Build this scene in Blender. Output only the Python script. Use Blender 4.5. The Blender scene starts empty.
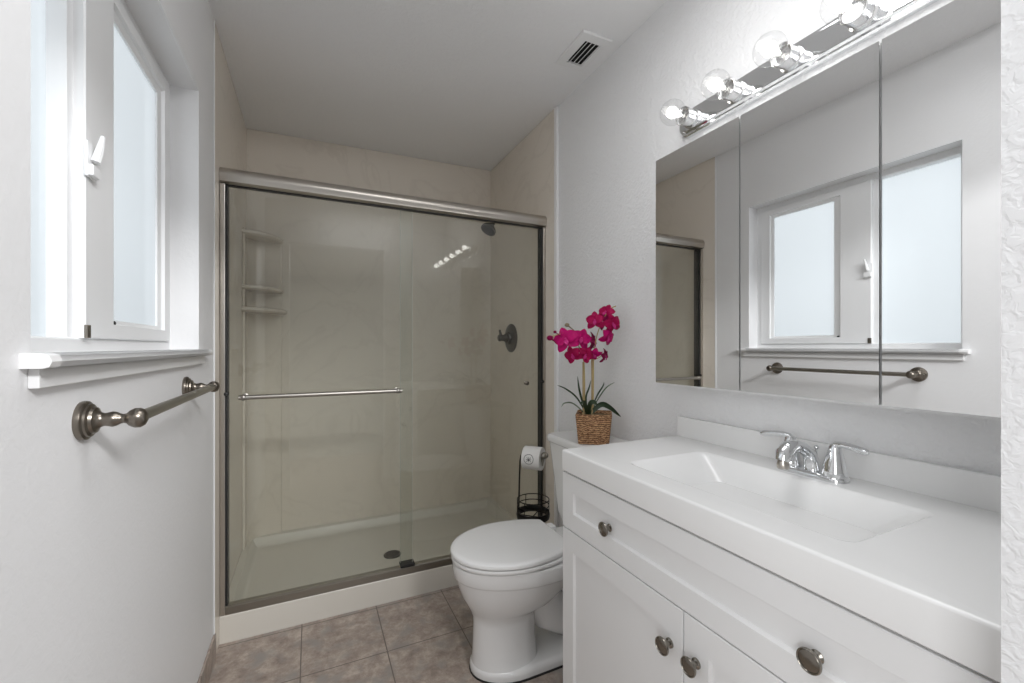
import bpy, bmesh, math, random
from mathutils import Vector, Matrix, Quaternion
random.seed(7)
SC = bpy.context.scene
COL = SC.collection
PI = math.pi

# ------------------------------------------------------------------ camera
EYE = 1.19
FOC = 425.087
YAW = math.radians(25.307)
cam_data = bpy.data.cameras.new('camera')
cam_data.sensor_width = 36.0
cam_data.lens = FOC / 1024 * 36.0
cam_data.shift_y = 5.5 / 1024
cam_data.clip_start = 0.02
camera = bpy.data.objects.new('camera', cam_data)
camera.location = (0, 0, EYE)
camera.rotation_euler = (PI / 2, 0, -YAW)
COL.objects.link(camera)
SC.camera = camera

# ------------------------------------------------------------------ light and exposure
SC.view_settings.view_transform = 'Standard'
SC.view_settings.look = 'None'
SC.view_settings.gamma = 1.0
SC.view_settings.use_curve_mapping = False
SC.view_settings.exposure = 0.62
SC.cycles.max_bounces = 14
SC.cycles.diffuse_bounces = 6
SC.cycles.glossy_bounces = 6
SC.cycles.transparent_max_bounces = 24
SC.cycles.use_denoising = True
SC.cycles.sample_clamp_indirect = 6.0
SC.cycles.caustics_refractive = False

world = bpy.data.worlds.new('sky')
SC.world = world
world.use_nodes = True
world.node_tree.nodes['Background'].inputs[0].default_value = (0.97, 0.985, 1.0, 1)
world.node_tree.nodes['Background'].inputs[1].default_value = 0.3

def area_light(name, loc, direction, sx, sy, power, color=(1, 1, 1)):
    l = bpy.data.lights.new(name, 'AREA')
    l.shape = 'RECTANGLE'; l.size = sx; l.size_y = sy; l.energy = power; l.color = color
    o = bpy.data.objects.new(name, l); o.location = loc
    o.rotation_euler = Vector(direction).to_track_quat('-Z', 'Y').to_euler()
    COL.objects.link(o)
    return o
# daylight outside the frosted window, and an added overhead fill without fixture at the doorway end of the bathroom
area_light('window_daylight', (-0.95, 1.22, 1.75), (1, 0, -0.1), 1.5, 1.3, 5.0, (0.97, 0.985, 1.0))
area_light('overhead_fill', (0.47, 0.60, 2.405), (0, 0, -1), 0.8, 0.55, 4.6, (0.985, 0.99, 1.0))
area_light('doorway_fill_high', (0.85, -1.6, 2.62), (-0.28, 1, -0.42), 1.1, 0.3, 54, (0.985, 0.99, 1.0))  # unseen fill added behind the camera to brighten the room through the doorway
area_light('doorway_fill_left', (-1.25, -0.95, 1.45), (2.3, 1.7, -0.1), 0.9, 1.2, 15, (0.985, 0.99, 1.0))  # added front-left fill for vanity and right wall, no window there
BULB_POWER = 0.06

# ------------------------------------------------------------------ materials
def new_mat(name):
    m = bpy.data.materials.new(name); m.use_nodes = True
    nt = m.node_tree
    return m, nt, nt.nodes['Principled BSDF']

def plain(name, col, rough=0.5, metal=0.0, bump=None, coat=0.0, spec=0.5):
    m, nt, b = new_mat(name)
    b.inputs['Base Color'].default_value = (*col, 1)
    b.inputs['Roughness'].default_value = rough
    b.inputs['Metallic'].default_value = metal
    b.inputs['Specular IOR Level'].default_value = spec
    b.inputs['Coat Weight'].default_value = coat
    if bump:
        scale, strength, dist = bump
        tc = nt.nodes.new('ShaderNodeTexCoord')
        n = nt.nodes.new('ShaderNodeTexNoise'); n.inputs['Scale'].default_value = scale
        n.inputs['Detail'].default_value = 3
        bp = nt.nodes.new('ShaderNodeBump'); bp.inputs['Strength'].default_value = strength
        bp.inputs['Distance'].default_value = dist
        nt.links.new(tc.outputs['Object'], n.inputs['Vector'])
        nt.links.new(n.outputs['Fac'], bp.inputs['Height'])
        nt.links.new(bp.outputs['Normal'], b.inputs['Normal'])
    return m

def plaster(name, col, scale, strength, dist=0.004):
    # white paint over a knocked down spray texture
    m, nt, b = new_mat(name)
    b.inputs['Base Color'].default_value = (*col, 1)
    b.inputs['Roughness'].default_value = 0.55
    b.inputs['Specular IOR Level'].default_value = 0.35
    tc = nt.nodes.new('ShaderNodeTexCoord')
    n = nt.nodes.new('ShaderNodeTexNoise'); n.inputs['Scale'].default_value = scale
    n.inputs['Detail'].default_value = 2.5; n.inputs['Distortion'].default_value = 0.6
    r = nt.nodes.new('ShaderNodeValToRGB')
    r.color_ramp.elements[0].position = 0.40; r.color_ramp.elements[1].position = 0.62
    bp = nt.nodes.new('ShaderNodeBump'); bp.inputs['Strength'].default_value = strength
    bp.inputs['Distance'].default_value = dist
    nt.links.new(tc.outputs['Object'], n.inputs['Vector'])
    nt.links.new(n.outputs['Fac'], r.inputs['Fac'])
    nt.links.new(r.outputs['Color'], bp.inputs['Height'])
    nt.links.new(bp.outputs['Normal'], b.inputs['Normal'])
    return m

def marble(name, base, vein, rough=0.22):
    # cast cultured marble: cream with soft clouds and a few faint veins
    m, nt, b = new_mat(name)
    b.inputs['Roughness'].default_value = rough
    tc = nt.nodes.new('ShaderNodeTexCoord')
    n1 = nt.nodes.new('ShaderNodeTexNoise'); n1.inputs['Scale'].default_value = 2.2
    n1.inputs['Detail'].default_value = 6; n1.inputs['Distortion'].default_value = 1.5
    r1 = nt.nodes.new('ShaderNodeValToRGB')
    e = r1.color_ramp.elements
    e[0].position = 0.47; e[0].color = (0, 0, 0, 1)
    e[1].position = 0.53; e[1].color = (0, 0, 0, 1)
    k = e.new(0.5); k.color = (1, 1, 1, 1)
    n2 = nt.nodes.new('ShaderNodeTexNoise'); n2.inputs['Scale'].default_value = 3.1
    n2.inputs['Detail'].default_value = 3
    mul = nt.nodes.new('ShaderNodeMath'); mul.operation = 'MULTIPLY'
    mx = nt.nodes.new('ShaderNodeMix'); mx.data_type = 'RGBA'
    mx.inputs['A'].default_value = (*base, 1); mx.inputs['B'].default_value = (*vein, 1)
    nt.links.new(tc.outputs['Object'], n1.inputs['Vector'])
    nt.links.new(tc.outputs['Object'], n2.inputs['Vector'])
    nt.links.new(n1.outputs['Fac'], r1.inputs['Fac'])
    nt.links.new(r1.outputs['Color'], mul.inputs[0])
    nt.links.new(n2.outputs['Fac'], mul.inputs[1])
    nt.links.new(mul.outputs[0], mx.inputs['Factor'])
    nt.links.new(mx.outputs['Result'], b.inputs['Base Color'])
    return m

def tile_mat(name, ox, oy, size=0.305):
    m, nt, b = new_mat(name)
    tc = nt.nodes.new('ShaderNodeTexCoord')
    mp = nt.nodes.new('ShaderNodeMapping'); mp.inputs['Location'].default_value = (-ox, -oy, 0)
    br = nt.nodes.new('ShaderNodeTexBrick')
    br.offset = 0.0; br.squash = 1.0
    br.inputs['Scale'].default_value = 1.0
    br.inputs['Brick Width'].default_value = size; br.inputs['Row Height'].default_value = size
    br.inputs['Mortar Size'].default_value = 0.0026; br.inputs['Mortar Smooth'].default_value = 0.35
    br.inputs['Color1'].default_value = (0.0, 0.0, 0.0, 1); br.inputs['Color2'].default_value = (1, 1, 1, 1)
    br.inputs['Mortar'].default_value = (0.5, 0.5, 0.5, 1)
    n = nt.nodes.new('ShaderNodeTexNoise'); n.inputs['Scale'].default_value = 16
    n.inputs['Detail'].default_value = 9; n.inputs['Roughness'].default_value = 0.78
    n.inputs['Distortion'].default_value = 0.15
    r = nt.nodes.new('ShaderNodeValToRGB'); e = r.color_ramp.elements
    e[0].position = 0.30; e[0].color = (0.20, 0.155, 0.130, 1)
    e[1].position = 0.72; e[1].color = (0.60, 0.52, 0.455, 1)
    k = e.new(0.5); k.color = (0.37, 0.305, 0.262, 1)
    n2 = nt.nodes.new('ShaderNodeTexNoise'); n2.inputs['Scale'].default_value = 13
    n2.inputs['Detail'].default_value = 7
    mixt = nt.nodes.new('ShaderNodeMix'); mixt.data_type = 'RGBA'; mixt.blend_type = 'MIX'
    mixt.inputs['B'].default_value = (0.31, 0.285, 0.262, 1)
    r2 = nt.nodes.new('ShaderNodeValToRGB')
    r2.color_ramp.elements[0].position = 0.5; r2.color_ramp.elements[1].position = 0.68
    mixg = nt.nodes.new('ShaderNodeMix'); mixg.data_type = 'RGBA'
    mixg.inputs['B'].default_value = (0.17, 0.14, 0.12, 1)
    L = nt.links.new
    L(tc.outputs['Object'], mp.inputs['Vector']); L(mp.outputs['Vector'], br.inputs['Vector'])
    L(tc.outputs['Object'], n.inputs['Vector']); L(tc.outputs['Object'], n2.inputs['Vector'])
    L(n.outputs['Fac'], r.inputs['Fac']); L(n2.outputs['Fac'], r2.inputs['Fac'])
    L(r2.outputs['Color'], mixt.inputs['Factor']); L(r.outputs['Color'], mixt.inputs['A'])
    L(mixt.outputs['Result'], mixg.inputs['A']); L(br.outputs['Fac'], mixg.inputs['Factor'])
    L(mixg.outputs['Result'], b.inputs['Base Color'])
    b.inputs['Roughness'].default_value = 0.5
    bp = nt.nodes.new('ShaderNodeBump'); bp.inputs['Strength'].default_value = 0.5; bp.inputs['Distance'].default_value = 0.002
    sub = nt.nodes.new('ShaderNodeMath'); sub.operation = 'SUBTRACT'
    L(n.outputs['Fac'], sub.inputs[0]); L(br.outputs['Fac'], sub.inputs[1])
    L(sub.outputs[0], bp.inputs['Height']); L(bp.outputs['Normal'], b.inputs['Normal'])
    return m

def clear_glass(name, tint, refl=1.0, rough=0.0):
    # thin clear glass: tinted see-through plus a Fresnel reflection
    m, nt, b = new_mat(name)
    nt.nodes.remove(b)
    out = nt.nodes['Material Output']
    tr = nt.nodes.new('ShaderNodeBsdfTransparent'); tr.inputs['Color'].default_value = (*tint, 1)
    gl = nt.nodes.new('ShaderNodeBsdfGlossy'); gl.inputs['Roughness'].default_value = rough
    ge = nt.nodes.new('ShaderNodeNewGeometry'); dt = nt.nodes.new('ShaderNodeVectorMath'); dt.operation = 'DOT_PRODUCT'
    nt.links.new(ge.outputs['Incoming'], dt.inputs[0]); nt.links.new(ge.outputs['Normal'], dt.inputs[1])
    def mth(op, a, b_=None):
        k = nt.nodes.new('ShaderNodeMath'); k.operation = op
        for i, q in enumerate((a, b_)):
            if q is None: continue
            if isinstance(q, (int, float)): k.inputs[i].default_value = q
            else: nt.links.new(q, k.inputs[i])
        return k.outputs[0]
    cosv = mth('ABSOLUTE', dt.outputs['Value'])
    fres = mth('ADD', mth('MULTIPLY', mth('POWER', mth('SUBTRACT', 1.0, cosv), 5.0), 0.965), 0.035)
    mu = nt.nodes.new('ShaderNodeMath'); mu.operation = 'MULTIPLY'; mu.inputs[1].default_value = refl
    mx = nt.nodes.new('ShaderNodeMixShader')
    nt.links.new(fres, mu.inputs[0]); nt.links.new(mu.outputs[0], mx.inputs[0])
    nt.links.new(tr.outputs[0], mx.inputs[1]); nt.links.new(gl.outputs[0], mx.inputs[2])
    nt.links.new(mx.outputs[0], out.inputs['Surface'])
    return m

def frosted(name):
    m, nt, b = new_mat(name)
    nt.nodes.remove(b)
    out = nt.nodes['Material Output']
    tr = nt.nodes.new('ShaderNodeBsdfTransparent'); tr.inputs['Color'].default_value = (0.97, 0.99, 1, 1)
    tl = nt.nodes.new('ShaderNodeBsdfTranslucent'); tl.inputs['Color'].default_value = (0.77, 0.80, 0.82, 1)
    df = nt.nodes.new('ShaderNodeBsdfDiffuse'); df.inputs['Color'].default_value = (0.84, 0.88, 0.9, 1)
    m1 = nt.nodes.new('ShaderNodeMixShader'); m1.inputs[0].default_value = 0.25
    m2 = nt.nodes.new('ShaderNodeMixShader'); m2.inputs[0].default_value = 0.35
    nt.links.new(tl.outputs[0], m1.inputs[1]); nt.links.new(df.outputs[0], m1.inputs[2])
    nt.links.new(m1.outputs[0], m2.inputs[1]); nt.links.new(tr.outputs[0], m2.inputs[2])
    nt.links.new(m2.outputs[0], out.inputs['Surface'])
    return m

def glow(name, col, strength):
    m, nt, b = new_mat(name)
    b.inputs['Base Color'].default_value = (*col, 1)
    b.inputs['Emission Color'].default_value = (*col, 1)
    b.inputs['Emission Strength'].default_value = strength
    return m

def woven(name):
    m, nt, b = new_mat(name)
    tc = nt.nodes.new('ShaderNodeTexCoord')
    w = nt.nodes.new('ShaderNodeTexWave'); w.bands_direction = 'Z'; w.inputs['Scale'].default_value = 38
    w.inputs['Distortion'].default_value = 6; w.inputs['Detail'].default_value = 3; w.inputs['Detail Scale'].default_value = 3
    n = nt.nodes.new('ShaderNodeTexNoise'); n.inputs['Scale'].default_value = 90; n.inputs['Detail'].default_value = 3
    a = nt.nodes.new('ShaderNodeMath'); a.operation = 'MULTIPLY'
    r = nt.nodes.new('ShaderNodeValToRGB'); e = r.color_ramp.elements
    e[0].position = 0.08; e[0].color = (0.13, 0.055, 0.022, 1)
    e[1].position = 0.5; e[1].color = (0.62, 0.38, 0.20, 1)
    k = e.new(0.25); k.color = (0.36, 0.19, 0.09, 1)
    bp = nt.nodes.new('ShaderNodeBump'); bp.inputs['Strength'].default_value = 0.8; bp.inputs['Distance'].default_value = 0.004
    L = nt.links.new
    L(tc.outputs['Object'], w.inputs['Vector']); L(tc.outputs['Object'], n.inputs['Vector'])
    L(w.outputs['Fac'], a.inputs[0]); L(n.outputs['Fac'], a.inputs[1]); L(a.outputs[0], r.inputs['Fac'])
    L(r.outputs['Color'], b.inputs['Base Color']); L(a.outputs[0], bp.inputs['Height']); L(bp.outputs['Normal'], b.inputs['Normal'])
    b.inputs['Roughness'].default_value = 0.75
    return m

def petal_mat(name, c_in, c_out):
    m, nt, b = new_mat(name)
    tc = nt.nodes.new('ShaderNodeTexCoord')
    n = nt.nodes.new('ShaderNodeTexNoise'); n.inputs['Scale'].default_value = 70; n.inputs['Detail'].default_value = 2
    mx = nt.nodes.new('ShaderNodeMix'); mx.data_type = 'RGBA'
    mx.inputs['A'].default_value = (*c_in, 1); mx.inputs['B'].default_value = (*c_out, 1)
    nt.links.new(tc.outputs['Object'], n.inputs['Vector'])
    nt.links.new(n.outputs['Fac'], mx.inputs['Factor'])
    nt.links.new(mx.outputs['Result'], b.inputs['Base Color'])
    b.inputs['Roughness'].default_value = 0.5
    b.inputs['Specular IOR Level'].default_value = 0.15
    return m

M = {}
M['wall'] = plaster('painted_wall', (0.80, 0.80, 0.805), 75, 0.38, 0.003)
M['wall_smooth'] = plaster('painted_wall_light_texture', (0.80, 0.80, 0.805), 60, 0.07, 0.003)
M['jamb'] = plaster('painted_wall_heavy_texture', (0.80, 0.80, 0.805), 95, 0.4, 0.002)
M['ceiling'] = plaster('painted_ceiling', (0.86, 0.863, 0.87), 70, 0.22, 0.003)
M['white_trim'] = plain('white_gloss_trim', (0.82, 0.82, 0.82), 0.32)
M['vinyl'] = plain('white_vinyl', (0.82, 0.825, 0.83), 0.35)
M['frost'] = frosted('frosted_glass')
M['tile'] = tile_mat('slate_look_tile', -0.035, 1.71)
M['marble'] = marble('cream_cast_marble', (0.755, 0.695, 0.615), (0.68, 0.62, 0.545))
M['pan'] = plain('cream_shower_pan', (0.66, 0.63, 0.57), 0.3)
M['nickel'] = plain('brushed_nickel', (0.52, 0.485, 0.44), 0.28, 1.0)
M['nickel_dark'] = plain('dark_brushed_nickel', (0.34, 0.32, 0.28), 0.34, 1.0)
M['pewter'] = plain('antique_pewter', (0.23, 0.205, 0.175), 0.30, 1.0)
M['chrome'] = plain('chrome', (0.80, 0.81, 0.82), 0.06, 1.0)
M['socket'] = plain('satin_chrome', (0.70, 0.70, 0.70), 0.22, 1.0)
M['gasket'] = plain('black_rubber', (0.015, 0.015, 0.015), 0.5)
M['shower_glass'] = clear_glass('clear_shower_glass', (0.932, 0.942, 0.926), 1.15)
M['mirror'] = plain('silvered_mirror', (0.91, 0.915, 0.915), 0.0, 1.0)
M['mirror_edge'] = plain('polished_mirror_edge', (0.62, 0.62, 0.62), 0.3, 0.0)
M['porcelain'] = plain('white_porcelain', (0.80, 0.80, 0.795), 0.09, 0.0, None, 0.3)
M['seat'] = plain('white_plastic_seat', (0.83, 0.83, 0.825), 0.2)
M['cabinet'] = plain('white_lacquer', (0.80, 0.80, 0.80), 0.38)
M['cultured'] = plain('white_cultured_marble', (0.86, 0.86, 0.855), 0.15)
M['bulb_glass'] = clear_glass('clear_bulb_glass', (0.96, 0.96, 0.96), 0.7)
M['filament'] = glow('lit_filament', (1.0, 0.98, 0.94), 6.0)
M['dark'] = plain('vent_shade_paint', (0.012, 0.012, 0.012), 0.8)  # near-black colour that paints the shade inside the ceiling vent
M['knob'] = plain('satin_pewter', (0.27, 0.25, 0.22), 0.2, 1.0)
M['bronze'] = plain('dark_bronze', (0.13, 0.125, 0.115), 0.3, 1.0)
M['bar'] = plain('satin_nickel_bar', (0.40, 0.38, 0.35), 0.36, 1.0)
M['glass_edge'] = plain('pale_glass_edge', (0.50, 0.53, 0.48), 0.2)
M['black'] = plain('black_wire', (0.018, 0.017, 0.016), 0.42, 0.6)
M['paper'] = plain('white_tissue', (0.83, 0.82, 0.80), 0.9, 0.0, (170, 0.5, 0.002))
M['ink'] = plain('black_print', (0.045, 0.045, 0.045), 0.7)
M['card'] = plain('brown_card', (0.42, 0.33, 0.24), 0.9)
M['woven'] = woven('woven_seagrass')
M['moss'] = plain('brown_moss', (0.16, 0.11, 0.05), 0.95, 0.0, (120, 0.9, 0.004))
M['petal'] = petal_mat('magenta_petal', (0.55, 0.003, 0.16), (0.33, 0.001, 0.085))
M['petal_red'] = petal_mat('crimson_petal', (0.44, 0.002, 0.085), (0.25, 0.001, 0.045))
M['petal_dark'] = petal_mat('dark_crimson_petal', (0.15, 0.001, 0.04), (0.24, 0.002, 0.06))
M['lip'] = petal_mat('pale_pink_lip', (0.62, 0.06, 0.28), (0.40, 0.01, 0.12))
M['bud'] = plain('brown_green_bud', (0.21, 0.16, 0.10), 0.6)
M['stem'] = plain('pale_stem', (0.42, 0.33, 0.13), 0.6)
M['cane'] = plain('tan_cane', (0.42, 0.31, 0.15), 0.55)
M['leaf'] = plain('dark_green_leaf', (0.022, 0.045, 0.018), 0.4)
M['leaf_grey'] = plain('grey_green_leaf', (0.10, 0.14, 0.085), 0.45)

# ------------------------------------------------------------------ mesh tools
def rotz_to(axis):
    return Vector((0, 0, 1)).rotation_difference(Vector(axis).normalized()).to_matrix()

def roundrect(cx, cy, hx, hy, r, seg=5):
    pts = []
    r = min(r, hx - 1e-4, hy - 1e-4)
    for qx, qy, a0 in ((1, 1, 0), (-1, 1, 90), (-1, -1, 180), (1, -1, 270)):
        for i in range(seg + 1):
            a = math.radians(a0 + 90 * i / seg)
            pts.append((cx + qx * (hx - r) + r * math.cos(a), cy + qy * (hy - r) + r * math.sin(a)))
    return pts

class MB:
    def __init__(s): s.v = []; s.f = []
    def add(s, verts, faces):
        n = len(s.v); s.v += [tuple(p) for p in verts]; s.f += [tuple(i + n for i in f) for f in faces]
        return s
    def box(s, x0, x1, y0, y1, z0, z1, bev=0.0, seg=2):
        bm = bmesh.new()
        vs = [bm.verts.new(p) for p in ((x0, y0, z0), (x1, y0, z0), (x1, y1, z0), (x0, y1, z0), (x0, y0, z1), (x1, y0, z1), (x1, y1, z1), (x0, y1, z1))]
        for f in ((3, 2, 1, 0), (4, 5, 6, 7), (0, 1, 5, 4), (1, 2, 6, 5), (2, 3, 7, 6), (3, 0, 4, 7)):
            bm.faces.new([vs[i] for i in f])
        if bev > 0:
            bmesh.ops.bevel(bm, geom=list(bm.edges), offset=bev, segments=seg, profile=0.5, affect='EDGES')
        bm.verts.index_update()
        s.add([v.co[:] for v in bm.verts], [[v.index for v in f.verts] for f in bm.faces]); bm.free()
        return s
    def loft(s, rings, cap0=True, cap1=True, closed=True):
        n = len(rings[0]); verts = [p for r in rings for p in r]; faces = []
        for k in range(len(rings) - 1):
            for i in range(n if closed else n - 1):
                j = (i + 1) % n
                faces.append((k * n + i, k * n + j, (k + 1) * n + j, (k + 1) * n + i))
        if cap0: faces.append(tuple(reversed(range(n))))
        if cap1: faces.append(tuple((len(rings) - 1) * n + i for i in range(n)))
        return s.add(verts, faces)
    def lathe(s, prof, org, axis=(0, 0, 1), n=24, cap0=True, cap1=True):
        R = rotz_to(axis); o = Vector(org)
        rings = [[(o + R @ Vector((r * math.cos(2 * PI * i / n), r * math.sin(2 * PI * i / n), h)))[:] for i in range(n)] for r, h in prof]
        return s.loft(rings, cap0, cap1)
    def tube(s, pts, rad, n=10, closed=False):
        P = [Vector(p) for p in pts]; m = len(P)
        rads = rad if isinstance(rad, (list, tuple)) else [rad] * m
        rings = []; ref = None
        for k in range(m):
            if closed: t = P[(k + 1) % m] - P[k - 1]
            else: t = P[min(k + 1, m - 1)] - P[max(k - 1, 0)]
            t.normalize()
            if ref is None:
                ref = t.orthogonal().normalized()
            ref = (ref - t * ref.dot(t)).normalized()
            b = t.cross(ref)
            rings.append([(P[k] + (ref * math.cos(2 * PI * i / n) + b * math.sin(2 * PI * i / n)) * rads[k])[:] for i in range(n)])
        if closed:
            rings.append(rings[0])
            return s.loft(rings, False, False)
        return s.loft(rings)
    def extrude(s, prof, axis, a, b):
        # prof: closed outline in the two other axes, drawn out along x or y
        if axis == 'x': rings = [[(q, p[0], p[1]) for p in prof] for q in (a, b)]
        elif axis == 'y': rings = [[(p[0], q, p[1]) for p in prof] for q in (a, b)]
        else: rings = [[(p[0], p[1], q) for p in prof] for q in (a, b)]
        return s.loft(rings)
    def sphere(s, c, r, n=16, m=10, sq=(1, 1, 1)):
        prof = [(max(1e-4, r * math.sin(PI * k / m)), -r * math.cos(PI * k / m)) for k in range(m + 1)]
        rings = [[(c[0] + sq[0] * a * math.cos(2 * PI * i / n), c[1] + sq[1] * a * math.sin(2 * PI * i / n), c[2] + sq[2] * h) for i in range(n)] for a, h in prof]
        return s.loft(rings)
    def build(s, name, mat, root=None, parent=None, smooth=True, angle=38, org=None):
        me = bpy.data.meshes.new(name)
        o3 = Vector(org) if org is not None else (Vector(root['base']) if root is not None and 'base' in root else Vector((0, 0, 0)))
        me.from_pydata([(Vector(p) - o3)[:] for p in s.v], [], s.f)
        bm = bmesh.new(); bm.from_mesh(me)
        bmesh.ops.remove_doubles(bm, verts=bm.verts, dist=1e-6)
        bmesh.ops.recalc_face_normals(bm, faces=bm.faces)
        bm.to_mesh(me); bm.free()
        me.materials.append(mat)
        if smooth:
            for p in me.polygons: p.use_smooth = True
            me.set_sharp_from_angle(angle=math.radians(angle))
        o = bpy.data.objects.new(name, me); COL.objects.link(o)
        if smooth:
            wm = o.modifiers.new('weighted_normal', 'WEIGHTED_NORMAL'); wm.keep_sharp = True
        if parent is not None: o.parent = parent
        elif root is not None: o.parent = root
        return o

BASES = {}
def thing(name, label, cat, loc, group=None, kind=None):
    o = bpy.data.objects.new(name, None); COL.objects.link(o)
    o.location = loc; o.empty_display_size = 0.05
    if label: o['label'] = label
    if cat: o['category'] = cat
    if group: o['group'] = group
    if kind: o['kind'] = kind
    BASES[o.name] = Vector(loc)
    return o
def part(mb, name, mat, root, parent=None, **k):
    return mb.build(name, mat, root, parent, org=BASES[root.name], **k)
def structure(mb, name, mat, **k):
    o = mb.build(name, mat, **k); o['kind'] = 'structure'; return o
def copy_part(src, offset, parent=None):
    c = src.copy(); COL.objects.link(c); c.parent = parent or src.parent
    c.location = Vector(src.location) + Vector(offset)
    for ch in src.children:
        d = ch.copy(); COL.objects.link(d); d.parent = c
        for g in ch.children:
            e = g.copy(); COL.objects.link(e); e.parent = d
    return c

# ------------------------------------------------------------------ room shell
XL, XR = -0.335, 1.184           # painted walls
YD = 2.04                        # shower door plane
YB = 2.85                        # back wall
YN0, YN1 = 0.05, 0.17            # wall with the doorway the camera looks through
WY0, WY1, WZ0, WZ1 = 0.78, 1.712, 1.182, 2.035   # window opening
def ceil_z(x): return 2.438 + (x - XL) / (XR - XL) * 0.027

structure(MB().box(XL - 0.15, XR + 0.12, -0.9, YB + 0.1, -0.06, 0.0), 'floor', M['tile'])
c = MB(); T = 0.08
c.loft([[(XL, y, ceil_z(XL)), (XR, y, ceil_z(XR)), (XR, y, ceil_z(XR) + T), (XL, y, ceil_z(XL) + T)] for y in (YN0, YB)])
structure(c, 'ceiling', M['ceiling'])
w = MB()
w.box(XL - 0.14, XL, YN0, WY0, 0, 2.54).box(XL - 0.14, XL, WY1, YB, 0, 2.54)
w.box(XL - 0.14, XL, WY0, WY1, 0, WZ0 - 0.02).box(XL - 0.14, XL, WY0, WY1, WZ1, 2.54)
structure(w, 'wall_left', M['wall_smooth'])
structure(MB().box(XR, XR + 0.12, YN0, YB, 0, 2.54), 'wall_right', M['wall'])
structure(MB().box(XL - 0.14, XR + 0.12, YB, YB + 0.1, 0, 2.54), 'wall_back', M['wall'])
w = MB()
w.box(0.605, XR, YN0, YN1, 0, 2.45).box(XL, -0.16, YN0, YN1, 0, 2.40).box(-0.16, 0.605, YN0, YN1, 2.06, 2.42)
structure(w, 'wall_front', M['jamb'])
# tile base along the left wall
structure(MB().box(XL, XL + 0.008, YN1, 1.948, 0, 0.10, 0.002), 'baseboard_left', M['tile'])
# white bead where the shower panels meet the painted walls
structure(MB().box(XL, XL + 0.005, 1.940, 1.9495, 0.0, ceil_z(XL) - 0.002, 0.004), 'trim_1', M['white_trim'])
structure(MB().box(XR - 0.016, XR, 1.922, 1.950, 0.0, ceil_z(XR) - 0.004, 0.004), 'trim_2', M['white_trim'])

# ------------------------------------------------------------------ window
win = thing('window_1', None, None, (XL, (WY0 + WY1) / 2, WZ0), kind='structure')
XF = -0.412      # room side of the vinyl frame
f = MB()
def ring4(y0, y1, z0, z1, x): return [(x, y0, z0), (x, y1, z0), (x, y1, z1), (x, y0, z1)]
fo = (WY0 - 0.006, WY1 + 0.006, WZ0 - 0.006, WZ1 + 0.006); fi_ = (WY0 + 0.030, WY1 - 0.028, WZ0 + 0.026, WZ1 - 0.030)
f.loft([ring4(*fo, XF - 0.05), ring4(*fo, XF), ring4(fi_[0] - 0.003, fi_[1] + 0.003, fi_[2] - 0.003, fi_[3] + 0.003, XF), ring4(*fi_, XF - 0.003), ring4(*fi_, XF - 0.05), ring4(*fo, XF - 0.05)], False, False)
f.box(XF - 0.050, XF - 0.010, 1.100, 1.128, WZ0 + 0.02, WZ1 - 0.02, 0.003)
part(f, 'window_frame', M['vinyl'], win)
part(MB().box(XF - 0.014, XF - 0.008, 1.1285, 1.1305, WZ0 + 0.027, WZ1 - 0.03), 'weather_strip', M['gasket'], win)
part(MB().box(XF - 0.046, XF - 0.040, WY0 + 0.02, 1.105, WZ0 + 0.02, WZ1 - 0.02), 'frosted_pane', M['frost'], win)
S0, S1, SZ0, SZ1 = 1.122, 1.6845, WZ0 + 0.0255, WZ1 - 0.0295
sx = XF + 0.008
s = MB()
def sash_ring(y0, y1, z0, z1, x):
    return [(x, y0, z0), (x, y1, z0), (x, y1, z1), (x, y0, z1)]
g0, g1, gz0, gz1 = 1.292, 1.612, SZ0 + 0.045, SZ1 - 0.05
s.loft([sash_ring(S0, S1, SZ0, SZ1, sx - 0.03), sash_ring(S0, S1, SZ0, SZ1, sx - 0.003), sash_ring(S0 + 0.003, S1 - 0.003, SZ0 + 0.003, SZ1 - 0.003, sx),
        sash_ring(g0 - 0.036, g1 + 0.018, gz0 - 0.012, gz1 + 0.018, sx), sash_ring(g0 - 0.032, g1 + 0.014, gz0 - 0.010, gz1 + 0.014, sx - 0.008),
        sash_ring(g0, g1, gz0, gz1, sx - 0.014), sash_ring(g0, g1, gz0, gz1, sx - 0.028)], False, False)
sash = part(s, 'sliding_sash', M['vinyl'], win)
part(MB().box(sx - 0.024, sx - 0.019, g0 - 0.006, g1 + 0.006, gz0 - 0.006, gz1 + 0.006), 'frosted_pane', M['frost'], win, sash)
l = MB(); lz = 1.574; ly = 1.134
l.box(sx, sx + 0.006, ly - 0.018, ly + 0.022, lz - 0.045, lz + 0.025, 0.002)
l.box(sx + 0.002, sx + 0.014, ly - 0.016, ly + 0.016, lz - 0.043, lz - 0.02, 0.003)
l.tube([(sx + 0.012, ly - 0.002, lz - 0.012), (sx + 0.016, ly + 0.002, lz + 0.012), (sx + 0.02, ly + 0.008, lz + 0.045)], [0.008, 0.007, 0.004], 8)
part(l, 'sash_latch', M['vinyl'], win, sash)
part(MB().lathe([(0.0055, 0), (0.0055, 0.004), (0.002, 0.006)], (sx - 0.006, 1.268, WZ0 + 0.062), (1, 0, 0), 10), 'vent_stop', M['gasket'], win, sash)
part(MB().box(sx - 0.002, sx + 0.004, 1.122, 1.136, WZ0 + 0.026, WZ0 + 0.052, 0.001), 'sash_stop', M['pewter'], win)
sl = MB()
prof = [(XF - 0.002, WZ0 - 0.020), (XF - 0.002, WZ0), (-0.313, WZ0), (-0.307, WZ0 - 0.003), (-0.304, WZ0 - 0.011), (-0.307, WZ0 - 0.018), (-0.313, WZ0 - 0.020)]
sl.loft([[(p[0], WY0 + 0.001, p[1]) for p in prof], [(p[0], WY1 - 0.001, p[1]) for p in prof]])
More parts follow.
